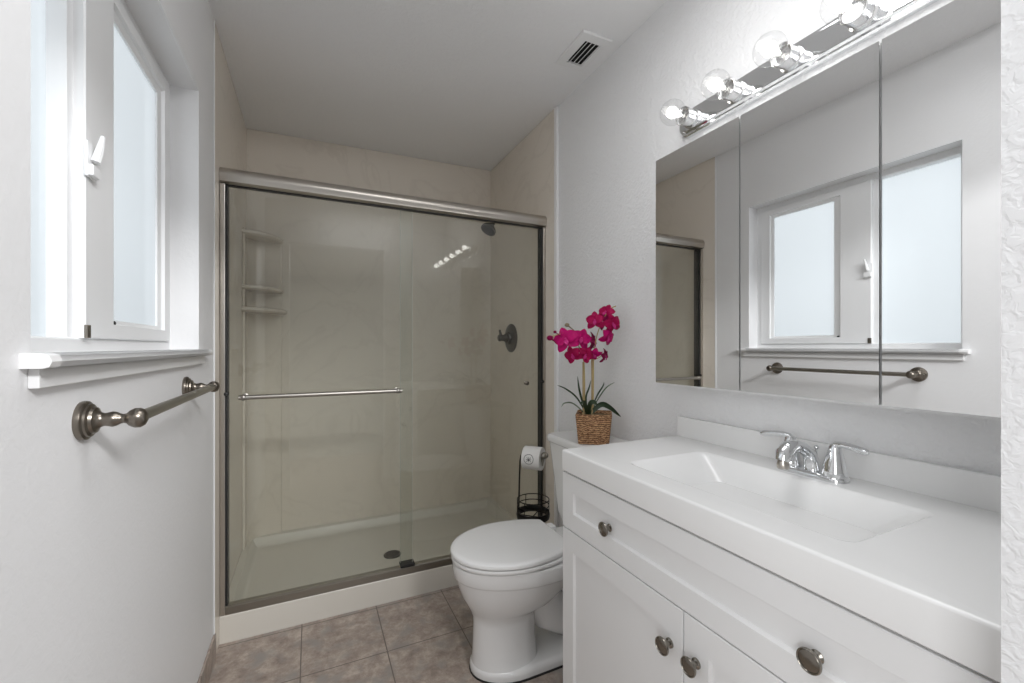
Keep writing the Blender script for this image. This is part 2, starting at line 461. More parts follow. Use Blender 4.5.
prof = [(XL - 0.0005, WZ0 - 0.020), (XL - 0.0005, WZ0), (-0.313, WZ0), (-0.307, WZ0 - 0.003), (-0.304, WZ0 - 0.011), (-0.307, WZ0 - 0.018), (-0.313, WZ0 - 0.020)]
sl.loft([[(p[0], 0.755, p[1]) for p in prof], [(p[0], 1.772, p[1]) for p in prof]])
part(sl, 'window_sill', M['white_trim'], win)
part(MB().box(XL, XL + 0.012, 0.772, 1.745, WZ0 - 0.047, WZ0 - 0.020, 0.002), 'window_apron', M['white_trim'], win)

# ------------------------------------------------------------------ shower
PX0, PX1 = XL + 0.003, XR - 0.012       # faces of the side panels
CURB = 0.107
sur = thing('shower_surround', 'cream marble-look shower wall panels with corner shelves behind the glass doors', 'shower wall', (0.43, YB, 0.0))
part(MB().box(XL, PX0, 1.9495, YB, 0.0, ceil_z(XL) - 0.001, 0.002), 'side_panel', M['marble'], sur)
part(MB().box(PX1, XR, 1.95, YB, 0.0, ceil_z(XR) - 0.003, 0.002), 'side_panel', M['marble'], sur)
bk = MB(); bk.loft([[(PX0, y, 0.0), (PX1, y, 0.0), (PX1, y, ceil_z(PX1) - 0.003), (PX0, y, ceil_z(PX0) - 0.001)] for y in (YB - 0.01, YB)])
part(bk, 'back_panel', M['marble'], sur)
# corner caddy: a moulded column with three shelves
yb = YB - 0.01
col = MB()
def corner_pts(r, z, seg=8):
    return [(PX0, yb, z)] + [(PX0 + r * math.sin(PI / 2 * i / seg), yb - r * math.cos(PI / 2 * i / seg), z) for i in range(seg + 1)]
col.box(PX0, PX0 + 0.175, yb - 0.012, yb, 0.09, 1.83, 0.004).box(PX0, PX0 + 0.012, yb - 0.175, yb, 0.09, 1.83, 0.004)
def cove(r, z):
    return [(PX0 + 0.011, yb - 0.011, z)] + [(PX0 + 0.011 + r * (1 - math.sin(PI / 2 * i / 6)), yb - 0.011 - r * (1 - math.cos(PI / 2 * i / 6)), z) for i in range(7)]
col.loft([cove(0.09, 0.1), cove(0.09, 1.82)])
part(col, 'corner_column', M['marble'], sur)
for z, r in ((1.80, 0.185), (1.505, 0.185), (1.385, 0.205)):
    sh = MB().loft([corner_pts(r * 0.93, z - 0.006), corner_pts(r, z + 0.004), corner_pts(r, z + 0.016), corner_pts(r * 0.97, z + 0.020)])
    part(sh, 'corner_shelf', M['marble'], sur)

pan = thing('shower_pan', 'cream shower base with a raised front curb on the tile floor', 'shower base', (0.43, YD, 0.0))
p = MB()
def pr(x0, x1, y0, y1, z): return [(x0, y0, z), (x1, y0, z), (x1, y1, z), (x0, y1, z)]
a0, a1 = PX0 + 0.0006, PX1 - 0.0006
p.loft([pr(a0, a1, YD - 0.004, yb - 0.0006, 0.0), pr(a0, a1, YD, yb - 0.0006, CURB - 0.006), pr(a0, a1, YD + 0.005, yb - 0.0006, CURB),
        pr(a0 + 0.03, a1 - 0.03, YD + 0.085, yb - 0.03, CURB - 0.004), pr(a0 + 0.036, a1 - 0.036, YD + 0.092, yb - 0.036, CURB - 0.012),
        pr(a0 + 0.05, a1 - 0.05, YD + 0.105, yb - 0.05, 0.066), pr(a0 + 0.07, a1 - 0.07, YD + 0.125, yb - 0.07, 0.055),
        pr(0.38, 0.43, 2.37, 2.42, 0.047)])
part(p, 'pan_body', M['pan'], pan)
dr = thing('shower_drain', 'round dark metal drain grate in the shower floor', 'drain', (0.405, 2.395, 0.0475))
g = MB().lathe([(0.047, -0.002), (0.047, 0.003), (0.043, 0.006), (0.036, 0.006), (0.035, 0.003)], (0.405, 2.395, 0.0475), (0, 0, 1), 28, True, True)
part(g, 'rim', M['bronze'], dr)
g = MB()
for k in range(-3, 4):
    hw = math.sqrt(max(0.0, 0.036 ** 2 - (k * 0.0095) ** 2))
    g.box(0.405 - hw, 0.405 + hw, 2.395 + k * 0.0095 - 0.0026, 2.395 + k * 0.0095 + 0.0026, 0.0505, 0.0545)
part(g, 'grate', M['bronze'], dr)

door = thing('shower_door', 'framed sliding glass shower door in brushed nickel across the tiled back', 'shower door', (0.43, YD, CURB))
door['label'] = 'sliding clear glass shower door with brushed nickel frame on the cream curb'
dx0, dx1 = PX0 + 0.001, PX1 - 0.001
zt0, zt1 = EYE + 0.660, EYE + 0.728
hd = [(YD + 0.006, zt0), (YD - 0.006, zt0 + 0.008)]
for i in range(9):
    a = PI * (1.18 - 0.68 * i / 8)
    hd.append((YD + 0.024 + 0.036 * math.cos(a), zt0 + 0.034 + 0.034 * math.sin(a)))
hd += [(YD + 0.046, zt1), (YD + 0.052, zt1 - 0.006), (YD + 0.052, zt0)]
part(MB().extrude(hd, 'x', dx0, dx1), 'header_rail', M['nickel'], door)
part(MB().box(dx0, dx0 + 0.018, YD + 0.002, YD + 0.065, CURB, zt0, 0.003), 'side_jamb', M['nickel'], door)
part(MB().box(dx1 - 0.014, dx1, YD + 0.002, YD + 0.065, CURB, zt0, 0.003), 'side_jamb', M['nickel'], door)
for xs in (dx0 + 0.018, dx1 - 0.021):
    part(MB().box(xs, xs + 0.007, YD + 0.012, YD + 0.055, CURB + 0.03, zt0), 'jamb_gasket', M['gasket'], door)
tr_ = [(YD + 0.004, CURB), (YD + 0.004, CURB + 0.030), (YD + 0.010, CURB + 0.034), (YD + 0.055, CURB + 0.026), (YD + 0.068, CURB + 0.012), (YD + 0.068, CURB)]
part(MB().extrude(tr_, 'x', dx0 + 0.018, dx1 - 0.014), 'bottom_track', M['nickel_dark'], door)
gz_0, gz_1 = CURB + 0.036, zt0 + 0.01
part(MB().box(dx0 + 0.02, dx1 - 0.02, YD + 0.012, YD + 0.030, zt0 - 0.004, zt0), 'header_gasket', M['gasket'], door)
ga = part(MB().box(dx0 + 0.0255, 0.441, YD + 0.018, YD + 0.024, gz_0, gz_1), 'outer_glass_panel', M['shower_glass'], door)
gb = part(MB().box(0.389, dx1 - 0.0215, YD + 0.036, YD + 0.042, gz_0, gz_1), 'inner_glass_panel', M['shower_glass'], door)
tb = MB(); zb = EYE - 0.203; ybar = YD - 0.035
tb.tube([(-0.262, ybar, zb), (0.382, ybar, zb)], 0.0095, 14)
for xb in (-0.245, 0.365):
    tb.lathe([(0.0125, 0), (0.0125, 0.004), (0.008, 0.006), (0.008, 0.05)], (xb, YD + 0.0175, zb), (0, -1, 0), 14)
    tb.sphere((xb, ybar, zb), 0.013, 14, 8)
part(tb, 'towel_bar', M['bar'], door, ga)
part(MB().box(0.4411, 0.4424, YD + 0.018, YD + 0.024, gz_0, gz_1), 'polished_edge', M['glass_edge'], door, ga)
part(MB().box(0.3876, 0.3889, YD + 0.036, YD + 0.042, gz_0, gz_1), 'polished_edge', M['glass_edge'], door, gb)
part(MB().lathe([(0.010, 0), (0.010, 0.003), (0.005, 0.006), (0.005, 0.012), (0.011, 0.017), (0.011, 0.024), (0.006, 0.028)], (1.063, YD + 0.0355, EYE - 0.197), (0, -1, 0), 14), 'pull_knob', M['pewter'], door, gb)
part(MB().lathe([(0.008, 0), (0.010, 0.006), (0.007, 0.014), (0.002, 0.016)], (dx1 - 0.0175, YD + 0.012, EYE - 0.19), (0, -1, 0), 10), 'bumper', M['gasket'], door)
part(MB().lathe([(0.008, 0), (0.010, 0.006), (0.007, 0.014), (0.002, 0.016)], (dx0 + 0.0215, YD + 0.012, EYE - 0.19), (0, -1, 0), 10), 'bumper', M['gasket'], door)
part(MB().box(0.385, 0.452, YD + 0.004, YD + 0.052, CURB + 0.0335, CURB + 0.046, 0.002), 'bottom_guide', M['gasket'], door)

sh = thing('wall_shower', 'dark nickel shower head high on the right shower wall', 'shower head', (PX1, 2.52, EYE + 0.86))
hz_ = EYE + 0.83; hy = 2.50
part(MB().lathe([(0.032, 0), (0.030, 0.006), (0.015, 0.012)], (PX1, hy, hz_ + 0.02), (-1, 0, 0), 20), 'wall_flange', M['bronze'], sh)
part(MB().tube([(PX1 - 0.005, hy, hz_ + 0.02), (PX1 - 0.06, hy, hz_ + 0.018), (PX1 - 0.10, hy, hz_ - 0.006), (PX1 - 0.125, hy, hz_ - 0.035)], 0.010, 12), 'shower_arm', M['bronze'], sh)
ax = Vector((-0.55, -0.12, -0.83)); ho = Vector((PX1 - 0.12, hy, hz_ - 0.03))
part(MB().lathe([(0.013, 0), (0.017, 0.012), (0.016, 0.026), (0.026, 0.038), (0.043, 0.055), (0.050, 0.066), (0.050, 0.078)], ho, ax, 28), 'spray_head', M['bronze'], sh)
part(MB().lathe([(0.044, 0.0785), (0.042, 0.081), (0.016, 0.081), (0.014, 0.0785)], ho, ax, 28), 'spray_face', M['gasket'], sh)
vl = thing('shower_valve', 'round dark nickel shower valve with cross lever on the right shower wall', 'shower valve', (PX1, 2.49, 1.248))
vc = (PX1, 2.49, 1.248)
part(MB().lathe([(0.092, 0), (0.092, 0.004), (0.085, 0.010), (0.060, 0.016), (0.040, 0.018), (0.036, 0.03)], vc, (-1, 0, 0), 36), 'escutcheon', M['bronze'], vl)
h = MB().lathe([(0.024, 0.02), (0.026, 0.045), (0.020, 0.055), (0.020, 0.075), (0.024, 0.08), (0.018, 0.09)], vc, (-1, 0, 0), 20)
h.tube([(PX1 - 0.07, 2.49, 1.248), (PX1 - 0.082, 2.49, 1.30)], [0.011, 0.007], 10)
part(h, 'valve_handle', M['bronze'], vl)

# ------------------------------------------------------------------ ceiling vent
vx0, vx1, vy0, vy1 = 0.985, 1.132, 1.415, 1.635
vc_ = thing('ceiling_vent', 'small white louvred ceiling vent close to the right wall', 'vent', (1.06, 1.525, ceil_z(1.06)))
zc_ = ceil_z(1.06)
def vr(x0, x1, y0, y1, dz):
    return [(x0, y0, ceil_z(x0) + dz), (x1, y0, ceil_z(x1) + dz), (x1, y1, ceil_z(x1) + dz), (x0, y1, ceil_z(x0) + dz)]
vf = MB().loft([vr(vx0, vx1, vy0, vy1, -0.0005), vr(vx0, vx1, vy0, vy1, -0.004), vr(vx0 + 0.004, vx1 - 0.004, vy0 + 0.004, vy1 - 0.004, -0.008),
                vr(1.020, 1.104, 1.452, 1.602, -0.012), vr(1.024, 1.100, 1.456, 1.598, -0.010), vr(1.024, 1.100, 1.456, 1.598, -0.001)], False, False)
part(vf, 'vent_frame', M['white_trim'], vc_)
part(MB().loft([vr(1.0235, 1.1005, 1.4555, 1.5985, -0.0012), vr(1.0235, 1.1005, 1.4555, 1.5985, -0.0005)]), 'painted_vent_shade', M['dark'], vc_)  # thin dark sheet painted as the shade behind the louvres
for k in range(4):
    xx = 1.032 + k * 0.0195
    sl_ = MB().loft([[(xx, y, ceil_z(xx) - 0.011), (xx + 0.0085, y, ceil_z(xx) - 0.003), (xx + 0.010, y, ceil_z(xx) - 0.004), (xx + 0.0015, y, ceil_z(xx) - 0.0125)] for y in (1.456, 1.598)])
    part(sl_, 'louvre', M['white_trim'], vc_)

# ------------------------------------------------------------------ towel bar on the left wall
tw = thing('towel_bar', 'antique pewter towel bar on the left wall under the window', 'towel bar', (XL, 1.227, 1.07))
TZ = 1.071; TX = XL + 0.070
for yy in (0.917, 1.537):
    pp = MB().lathe([(0.031, 0.0), (0.032, 0.004), (0.031, 0.008), (0.027, 0.010), (0.0265, 0.013), (0.022, 0.015), (0.0205, 0.019), (0.015, 0.021), (0.012, 0.025),
                     (0.0105, 0.029), (0.0115, 0.034), (0.0128, 0.039), (0.0115, 0.044), (0.0085, 0.049), (0.0075, 0.053), (0.0085, 0.057), (0.013, 0.061), (0.0165, 0.068), (0.0165, 0.075), (0.013, 0.081), (0.006, 0.0845)],
                    (XL, yy, TZ), (1, 0, 0), 28)
    part(pp, 'wall_post', M['pewter'], tw)
part(MB().tube([(TX, 0.917, TZ), (TX, 1.537, TZ)], 0.0095, 16), 'rail', M['nickel_dark'], tw)

# ------------------------------------------------------------------ toilet
TY = 1.468
toi = thing('toilet', 'white two-piece toilet with closed lid between the shower and the vanity', 'toilet', (0.80, TY, 0.0))
def egg(x0, x1, hw, z, n=36, back=0.62, sq=2.3):
    # plan outline: rounded front at x0, blunter back at x1
    xm = x0 + (x1 - x0) * back; pts = []
    for i in range(n):
        a = 2 * PI * i / n; ca, sa = math.cos(a), math.sin(a)
        if ca < 0:
            x = xm + (xm - x0) * ca; y = hw * sa
        else:
            e = 2.0 / sq
            x = xm + (x1 - xm) * math.copysign(abs(ca) ** e, ca); y = hw * math.copysign(abs(sa) ** (e if abs(sa) < 1 else 1), sa)
        pts.append((x, TY + y, z))
    return pts
b = MB()
# foot plate
b.loft([egg(0.530, 1.10, 0.118, 0.0, sq=4, back=0.3), egg(0.528, 1.10, 0.120, 0.022, sq=4, back=0.3), egg(0.534, 1.10, 0.115, 0.034, sq=4, back=0.3), egg(0.55, 1.09, 0.10, 0.040, sq=4, back=0.3)])
# pedestal and bowl
b.loft([egg(0.534, 0.785, 0.106, 0.030, back=0.55), egg(0.537, 0.785, 0.094, 0.06, back=0.55), egg(0.539, 0.78, 0.087, 0.12, back=0.55), egg(0.540, 0.78, 0.084, 0.18, back=0.55),
        egg(0.537, 0.785, 0.087, 0.205, back=0.55), egg(0.528, 0.81, 0.104, 0.225, back=0.58), egg(0.515, 0.85, 0.128, 0.250, back=0.6), egg(0.496, 0.89, 0.148, 0.285, back=0.6),
        egg(0.484, 0.92, 0.163, 0.320, back=0.6), egg(0.475, 0.94, 0.173, 0.352, back=0.6), egg(0.473, 0.945, 0.1745, 0.357, back=0.6), egg(0.4675, 0.955, 0.180, 0.361, back=0.6), egg(0.464, 0.96, 0.1825, 0.385, back=0.6),
        egg(0.463, 0.96, 0.183, 0.408, back=0.6), egg(0.468, 0.958, 0.178, 0.415, back=0.6)])
# trapway bulging behind the pedestal, and the deck the tank stands on
b.tube([(0.74, TY, 0.31), (0.80, TY, 0.25), (0.85, TY, 0.16), (0.90, TY, 0.125), (0.96, TY, 0.16), (1.00, TY, 0.24), (1.04, TY, 0.25), (1.075, TY, 0.18), (1.08, TY, 0.03)], [0.07, 0.078, 0.083, 0.085, 0.085, 0.085, 0.085, 0.085, 0.09], 22)
rr = lambda x0, x1, hw, z, r: [(q[0], q[1], z) for q in roundrect((x0 + x1) / 2, TY, (x1 - x0) / 2, hw, r, 5)]
b.loft([rr(0.88, 1.10, 0.10, 0.27, 0.04), rr(0.86, 1.14, 0.125, 0.33, 0.04), rr(0.85, 1.155, 0.135, 0.385, 0.04), rr(0.86, 1.15, 0.13, 0.400, 0.04)])
part(b, 'bowl', M['porcelain'], toi, angle=60)
s = MB().loft([egg(0.464, 0.88, 0.177, 0.4165, back=0.56, sq=3.2), egg(0.4595, 0.885, 0.1815, 0.4195, back=0.56, sq=3.2), egg(0.459, 0.885, 0.182, 0.4285, back=0.56, sq=3.2), egg(0.463, 0.883, 0.179, 0.4325, back=0.56, sq=3.2)])
part(s, 'seat', M['seat'], toi, angle=60)
def dcut(x0, x1, hw, hb, z, n=40):
    # lid outline: rounded front, sides drawing in to a straight hinge edge
    xm = x0 + (x1 - x0) * 0.54; pts = []
    for i in range(n + 1):
        a = PI / 2 + PI * i / n
        pts.append((xm + (xm - x0) * math.cos(a), TY + hw * math.sin(a), z))
    m_ = 10
    for i in range(1, m_ + 1):
        t = i / m_; pts.append((xm + (x1 - 0.006 - xm) * t, TY - (hw + (hb - hw) * t * t), z))
    pts.append((x1, TY - hb + 0.007, z)); pts.append((x1, TY + hb - 0.007, z))
    for i in range(m_, 0, -1):
        t = i / m_; pts.append((xm + (x1 - 0.006 - xm) * t, TY + (hw + (hb - hw) * t * t), z))
    return pts
lid = MB().loft([dcut(0.464, 0.885, 0.176, 0.128, 0.4355), dcut(0.458, 0.888, 0.182, 0.133, 0.4375), dcut(0.457, 0.888, 0.183, 0.133, 0.447), dcut(0.461, 0.885, 0.179, 0.130, 0.453),
                 dcut(0.476, 0.878, 0.166, 0.120, 0.4560), dcut(0.55, 0.85, 0.10, 0.07, 0.4575)])
part(lid, 'lid', M['seat'], toi, angle=60)
for dy in (-0.075, 0.075):
    part(MB().box(0.884, 0.925, TY + dy - 0.02, TY + dy + 0.02, 0.398, 0.446, 0.006, 3), 'hinge', M['seat'], toi)
def tk(x0, x1, hw, z, r=0.03): return [(q[0], q[1], z) for q in roundrect((x0 + x1) / 2, TY, (x1 - x0) / 2, hw, r, 6)]
TT = 0.805
t = MB().loft([tk(1.01, 1.150, 0.13, 0.4005, 0.05), tk(0.992, 1.165, 0.152, 0.42, 0.05), tk(0.984, 1.172, 0.163, 0.47), tk(0.972, 1.176, 0.180, 0.64), tk(0.960, 1.176, 0.192, TT - 0.036)])
part(t, 'tank', M['porcelain'], toi, angle=60)
t = MB().loft([tk(0.958, 1.176, 0.192, TT - 0.0355, 0.03), tk(0.951, 1.180, 0.199, TT - 0.030, 0.032), tk(0.950, 1.180, 0.200, TT - 0.012, 0.032), tk(0.954, 1.179, 0.196, TT - 0.003, 0.032), tk(0.962, 1.175, 0.188, TT, 0.03)])
part(t, 'tank_lid', M['porcelain'], toi, angle=60)
part(MB().loft([egg(0.5265, 1.103, 0.1225, 0.0, sq=4, back=0.3), egg(0.5275, 1.102, 0.1215, 0.006, sq=4, back=0.3)]), 'base_caulk', M['gasket'], toi)

# ------------------------------------------------------------------ vanity
VX = 0.693                       # front faces of drawer and doors
VY0, VY1 = 0.186, 1.1055
CZ0, CZ1 = 0.8155, 0.880
van = thing('vanity_cabinet', 'white shaker vanity cabinet with pewter knobs under the white sink top', 'cabinet', (0.93, 0.64, 0.0))
bx = MB().box(VX + 0.02, XR - 0.001, VY0, VY1, 0.09, 0.806, 0.002).box(VX + 0.075, XR - 0.001, VY0 + 0.01, VY1 - 0.01, 0.0, 0.09)
bx.box(VX + 0.03, XR - 0.001, VY0 + 0.004, VY1 - 0.004, 0.80, CZ0 - 0.0006)
part(bx, 'cabinet_body', M['cabinet'], van)
def shaker(y0, y1, z0, z1, ins_y0, ins_y1, ins_z0, ins_z1, xf=VX, th=0.0195, rec=0.007, bev=0.0045):
    q = lambda a, b_, c_, d, x: [(x, a, c_), (x, b_, c_), (x, b_, d), (x, a, d)]
    e = 0.0015
    return MB().loft([q(y0, y1, z0, z1, xf + th), q(y0, y1, z0, z1, xf + e), q(y0 + e, y1 - e, z0 + e, z1 - e, xf),
                      q(y0 + ins_y0, y1 - ins_y1, z0 + ins_z0, z1 - ins_z1, xf), q(y0 + ins_y0 + bev, y1 - ins_y1 - bev, z0 + ins_z0 + bev, z1 - ins_z1 - bev, xf + rec)])
df = part(shaker(VY0 + 0.002, VY1 - 0.001, 0.648, 0.8115, 0.05, 0.056, 0.052, 0.052), 'drawer_front', M['cabinet'], van, angle=15)
YS = 0.641
d1 = part(shaker(YS + 0.0015, VY1 - 0.001, 0.10, 0.645, 0.052, 0.056, 0.06, 0.058), 'door', M['cabinet'], van, angle=15)
d2 = part(shaker(VY0 + 0.002, YS - 0.0015, 0.10, 0.645, 0.052, 0.060, 0.06, 0.058), 'door', M['cabinet'], van, angle=15)
def knob(y, z, xf, parent):
    k = MB().lathe([(0.0105, 0), (0.0100, 0.003), (0.0062, 0.006), (0.0058, 0.013), (0.0085, 0.017), (0.0175, 0.020), (0.0185, 0.0225), (0.0178, 0.0248), (0.0165, 0.0256), (0.0156, 0.0250), (0.0150, 0.0238), (0.010, 0.0250), (0.004, 0.0254)], (0, 0, 0), (-1, 0, 0), 28)
    o = k.build('knob', M['knob'], None, parent, org=(0, 0, 0))
    o.location = Vector((xf, y, z)) - BASES[van.name]
    return o
k0 = knob(0.889, 0.721, VX + 0.009, df)
def knob_copy(y, z, xf, parent):
    c = k0.copy(); COL.objects.link(c); c.parent = parent; c.location = Vector((xf, y, z)) - BASES[van.name]
knob_copy(0.3885, 0.716, VX + 0.009, df)
knob_copy(0.677, 0.558, VX, d1)
knob_copy(0.6075, 0.561, VX, d2)

top = thing('washbasin', 'white cultured marble vanity top with integrated rectangular sink', 'sink', (0.93, 0.64, CZ0))
def rc(x0, x1, y0, y1, z, r): return [(q[0], q[1], z) for q in roundrect((x0 + x1) / 2, (y0 + y1) / 2, (x1 - x0) / 2, (y1 - y0) / 2, r, 6)]
TX0, TX1, TY0, TY1 = 0.689, XR - 0.0005, 0.174, 1.104
tp = MB().loft([rc(TX0 + 0.004, TX1, TY0, TY1 - 0.004, CZ0, 0.004), rc(TX0, TX1, TY0, TY1, CZ0 + 0.004, 0.004), rc(TX0, TX1, TY0, TY1, CZ1 - 0.006, 0.004), rc(TX0 + 0.0018, TX1, TY0, TY1 - 0.0018, CZ1 - 0.0018, 0.004), rc(TX0 + 0.006, TX1 - 0.002, TY0 + 0.002, TY1 - 0.006, CZ1, 0.004),
                rc(0.765, 1.058, 0.372, 0.908, CZ1, 0.03), rc(0.771, 1.052, 0.378, 0.902, CZ1 - 0.002, 0.028), rc(0.776, 1.047, 0.386, 0.894, CZ1 - 0.008, 0.026),
                rc(0.806, 1.026, 0.47, 0.81, CZ1 - 0.085, 0.03), rc(0.815, 1.018, 0.49, 0.79, CZ1 - 0.097, 0.03), rc(0.835, 0.998, 0.52, 0.76, CZ1 - 0.102, 0.03), rc(0.90, 0.94, 0.61, 0.67, CZ1 - 0.105, 0.015)])
part(tp, 'basin_top', M['cultured'], top, angle=50)
part(MB().box(XR - 0.021, XR - 0.0005, TY0, TY1 - 0.001, CZ1 - 0.002, 0.947, 0.003, 3), 'backsplash', M['cultured'], top)

fa = thing('faucet', 'chrome two-lever centerset faucet on the white vanity top', 'faucet', (1.10, 0.623, CZ1))
FX, FY = 1.100, 0.623
def fr_(hx, hy_, z, r): return [(q[0], q[1], z) for q in roundrect(FX, FY, hx, hy_, r, 6)]
part(MB().loft([fr_(0.027, 0.079, CZ1, 0.026), fr_(0.027, 0.079, CZ1 + 0.006, 0.026), fr_(0.024, 0.076, CZ1 + 0.011, 0.023), fr_(0.018, 0.068, CZ1 + 0.014, 0.017)]), 'base_plate', M['chrome'], fa, angle=50)
for sgn in (1, -1):
    hy2 = FY + sgn * 0.051
    hh = MB().lathe([(0.0245, 0.008), (0.0245, 0.022), (0.0225, 0.026), (0.0225, 0.029), (0.0195, 0.046), (0.0155, 0.064), (0.0130, 0.075), (0.0110, 0.083), (0.005, 0.087)], (FX, hy2, CZ1), (0, 0, 1), 24)
    hd_ = part(hh, 'handle', M['chrome'], fa, angle=50)
    pts = [(FX + 0.002, hy2 - sgn * 0.006, CZ1 + 0.074), (FX, hy2 + sgn * 0.004, CZ1 + 0.084), (FX - 0.003, hy2 + sgn * 0.020, CZ1 + 0.0875), (FX - 0.006, hy2 + sgn * 0.042, CZ1 + 0.085), (FX - 0.008, hy2 + sgn * 0.062, CZ1 + 0.081), (FX - 0.008, hy2 + sgn * 0.070, CZ1 + 0.079)]
    lv = MB().tube(pts, [0.009, 0.0095, 0.0085, 0.0085, 0.0095, 0.006], 14)
    lv.v = [(x, y, CZ1 + 0.083 + (z - CZ1 - 0.083) * 0.85) for x, y, z in lv.v]
    part(lv, 'lever', M['chrome'], fa, hd_, angle=60)
sp = MB().tube([(FX + 0.006, FY, CZ1 + 0.006), (FX + 0.002, FY, CZ1 + 0.030), (FX - 0.010, FY, CZ1 + 0.052), (FX - 0.034, FY, CZ1 + 0.068), (FX - 0.064, FY, CZ1 + 0.076), (FX - 0.090, FY, CZ1 + 0.074), (FX - 0.106, FY, CZ1 + 0.062), (FX - 0.110, FY, CZ1 + 0.046)], [0.021, 0.017, 0.0145, 0.0140, 0.0150, 0.0175, 0.0185, 0.0150], 18)
sp_o = part(sp, 'spout', M['chrome'], fa, angle=60)
part(MB().lathe([(0.0115, 0), (0.0130, 0.002), (0.0130, 0.010), (0.0115, 0.0125), (0.0105, 0.018)], (FX - 0.110, FY, CZ1 + 0.029), (0, 0, 1), 18), 'aerator', M['nickel'], fa, sp_o)
part(MB().tube([(FX + 0.020, FY, CZ1 + 0.010), (FX + 0.020, FY, CZ1 + 0.060)], 0.0025, 8).sphere((FX + 0.020, FY, CZ1 + 0.064), 0.0058, 10, 8), 'lift_rod', M['chrome'], fa)

# ------------------------------------------------------------------ mirror cabinet
MX = 1.030                       # face of the mirrored doors
K = MX / 1.184
mz0, mz1 = EYE - 0.134 * K, EYE + 0.706 * K
my0, my1 = 0.172, 1.226 * K
mc = thing('mirror_cabinet', 'three-panel mirrored medicine cabinet on the wall above the sink', 'mirror', (XR, 0.62, mz0))
part(MB().box(MX + 0.018, XR - 0.0005, my0, my1 - 0.002, mz0 - 0.007, mz1 - 0.001, 0.0015), 'cabinet_body', M['white_trim'], mc)
for y0, y1 in ((0.879 * K, my1), (0.5245 * K, 0.8735 * K), (my0 + 0.001, 0.519 * K)):
    q = lambda i, x: [(x, y0 + i, mz0 + i), (x, y1 - i, mz0 + i), (x, y1 - i, mz1 - i), (x, y0 + i, mz1 - i)]
    dm = part(MB().loft([q(0, MX + 0.0045), q(0, MX)]), 'mirror_door', M['mirror'], mc, smooth=False)
    part(MB().loft([q(0.0005, MX + 0.0175), q(0.0005, MX + 0.0046)]), 'door_back', M['mirror_edge'], mc, dm, smooth=False)

# ------------------------------------------------------------------ light bar
lb = thing('vanity_light', 'chrome vanity light bar with six clear globe bulbs above the mirror', 'light', (XR, 0.63, 1.955))
lz0, lz1, ly0, ly1 = 1.9125, 2.002, 0.173, 1.098
lzc = (lz0 + lz1) / 2
def lp(hy_, hz2, x, r): return [(x, q[0], q[1]) for q in roundrect((ly0 + ly1) / 2, lzc, hy_, hz2, r, 8)]
HY, HZ = (ly1 - ly0) / 2, (lz1 - lz0) / 2
part(MB().loft([lp(HY, HZ, XR - 0.0005, 0.040), lp(HY, HZ, XR - 0.014, 0.040), lp(HY - 0.004, HZ - 0.004, XR - 0.018, 0.036), lp(HY - 0.010, HZ - 0.010, XR - 0.018, 0.03), lp(HY - 0.014, HZ - 0.014, XR - 0.024, 0.027), lp(HY - 0.020, HZ - 0.02, XR - 0.025, 0.02)]), 'back_plate', M['chrome'], lb, angle=30)
by0, bst = 1.033, 0.1632
base = BASES[lb.name]
sk = MB().lathe([(0.031, 0), (0.031, 0.006), (0.0265, 0.008), (0.0275, 0.020), (0.0270, 0.0215), (0.0275, 0.023), (0.0280, 0.040), (0.0295, 0.043), (0.0295, 0.046), (0.0275, 0.047), (0.0245, 0.040), (0.016, 0.036)], (0, 0, 0), (-1, 0, 0), 28)
sk_o = sk.build('socket', M['socket'], None, lb, org=(0, 0, 0)); sk_o.location = Vector((XR - 0.024, by0, lzc)) - base
prof = [(0.0135, 0.044), (0.0145, 0.052)]
for i in range(13):
    a = PI * (0.88 - 0.88 * i / 12)
    prof.append((max(0.0006, 0.040 * math.sin(a)), 0.090 - 0.040 * math.cos(a)))
bu = MB().lathe(prof, (0, 0, 0), (-1, 0, 0), 28)
bu_o = bu.build('bulb', M['bulb_glass'], None, sk_o, org=(0, 0, 0), angle=80)
fl = MB().lathe([(0.004, 0.052), (0.006, 0.058), (0.0075, 0.068), (0.014, 0.078), (0.018, 0.090), (0.015, 0.102), (0.006, 0.109)], (0, 0, 0), (-1, 0, 0), 16)
fl_o = fl.build('filament', M['filament'], None, bu_o, org=(0, 0, 0))
for i in range(1, 6):
    copy_part(sk_o, (0, -bst * i, 0), lb)
for i in range(6):
    pl = bpy.data.lights.new('bulb_light', 'POINT'); pl.energy = BULB_POWER; pl.shadow_soft_size = 0.02; pl.color = (1.0, 0.975, 0.94)
    po = bpy.data.objects.new('bulb_light', pl); po.location = (XR - 0.024 - 0.090, by0 - bst * i, lzc); COL.objects.link(po)

# ------------------------------------------------------------------ paper stand
PY = 1.85; PXR = 0.925
TURN = math.radians(-47)
st = thing('toilet_paper_stand', 'black wire toilet paper stand with basket between tank and shower', 'paper holder', (0.992, PY, 0.0))
part(MB().lathe([(0.075, 0), (0.075, 0.006), (0.07, 0.010), (0.01, 0.012)], (0.992, PY, 0), (0, 0, 1), 28), 'base', M['black'], st)
st.rotation_euler.z = TURN
fr = MB()
fr.tube([(0.992, PY, 0.008), (0.992, PY, 0.356)], 0.005, 10)
fr.tube([(PXR - 0.012, PY, 0.345), (PXR - 0.008, PY, 0.50), (PXR - 0.004, PY, 0.62), (PXR + 0.002, PY, 0.650), (PXR + 0.014, PY, 0.655), (1.050, PY, 0.655)], 0.0042, 10)
part(fr, 'frame', M['black'], st)
bs = MB(); cx = 0.990
def ring(z, r, t): bs.tube([(cx + r * math.cos(2 * PI * i / 36), PY + r * math.sin(2 * PI * i / 36), z) for i in range(36)], t, 8, True)
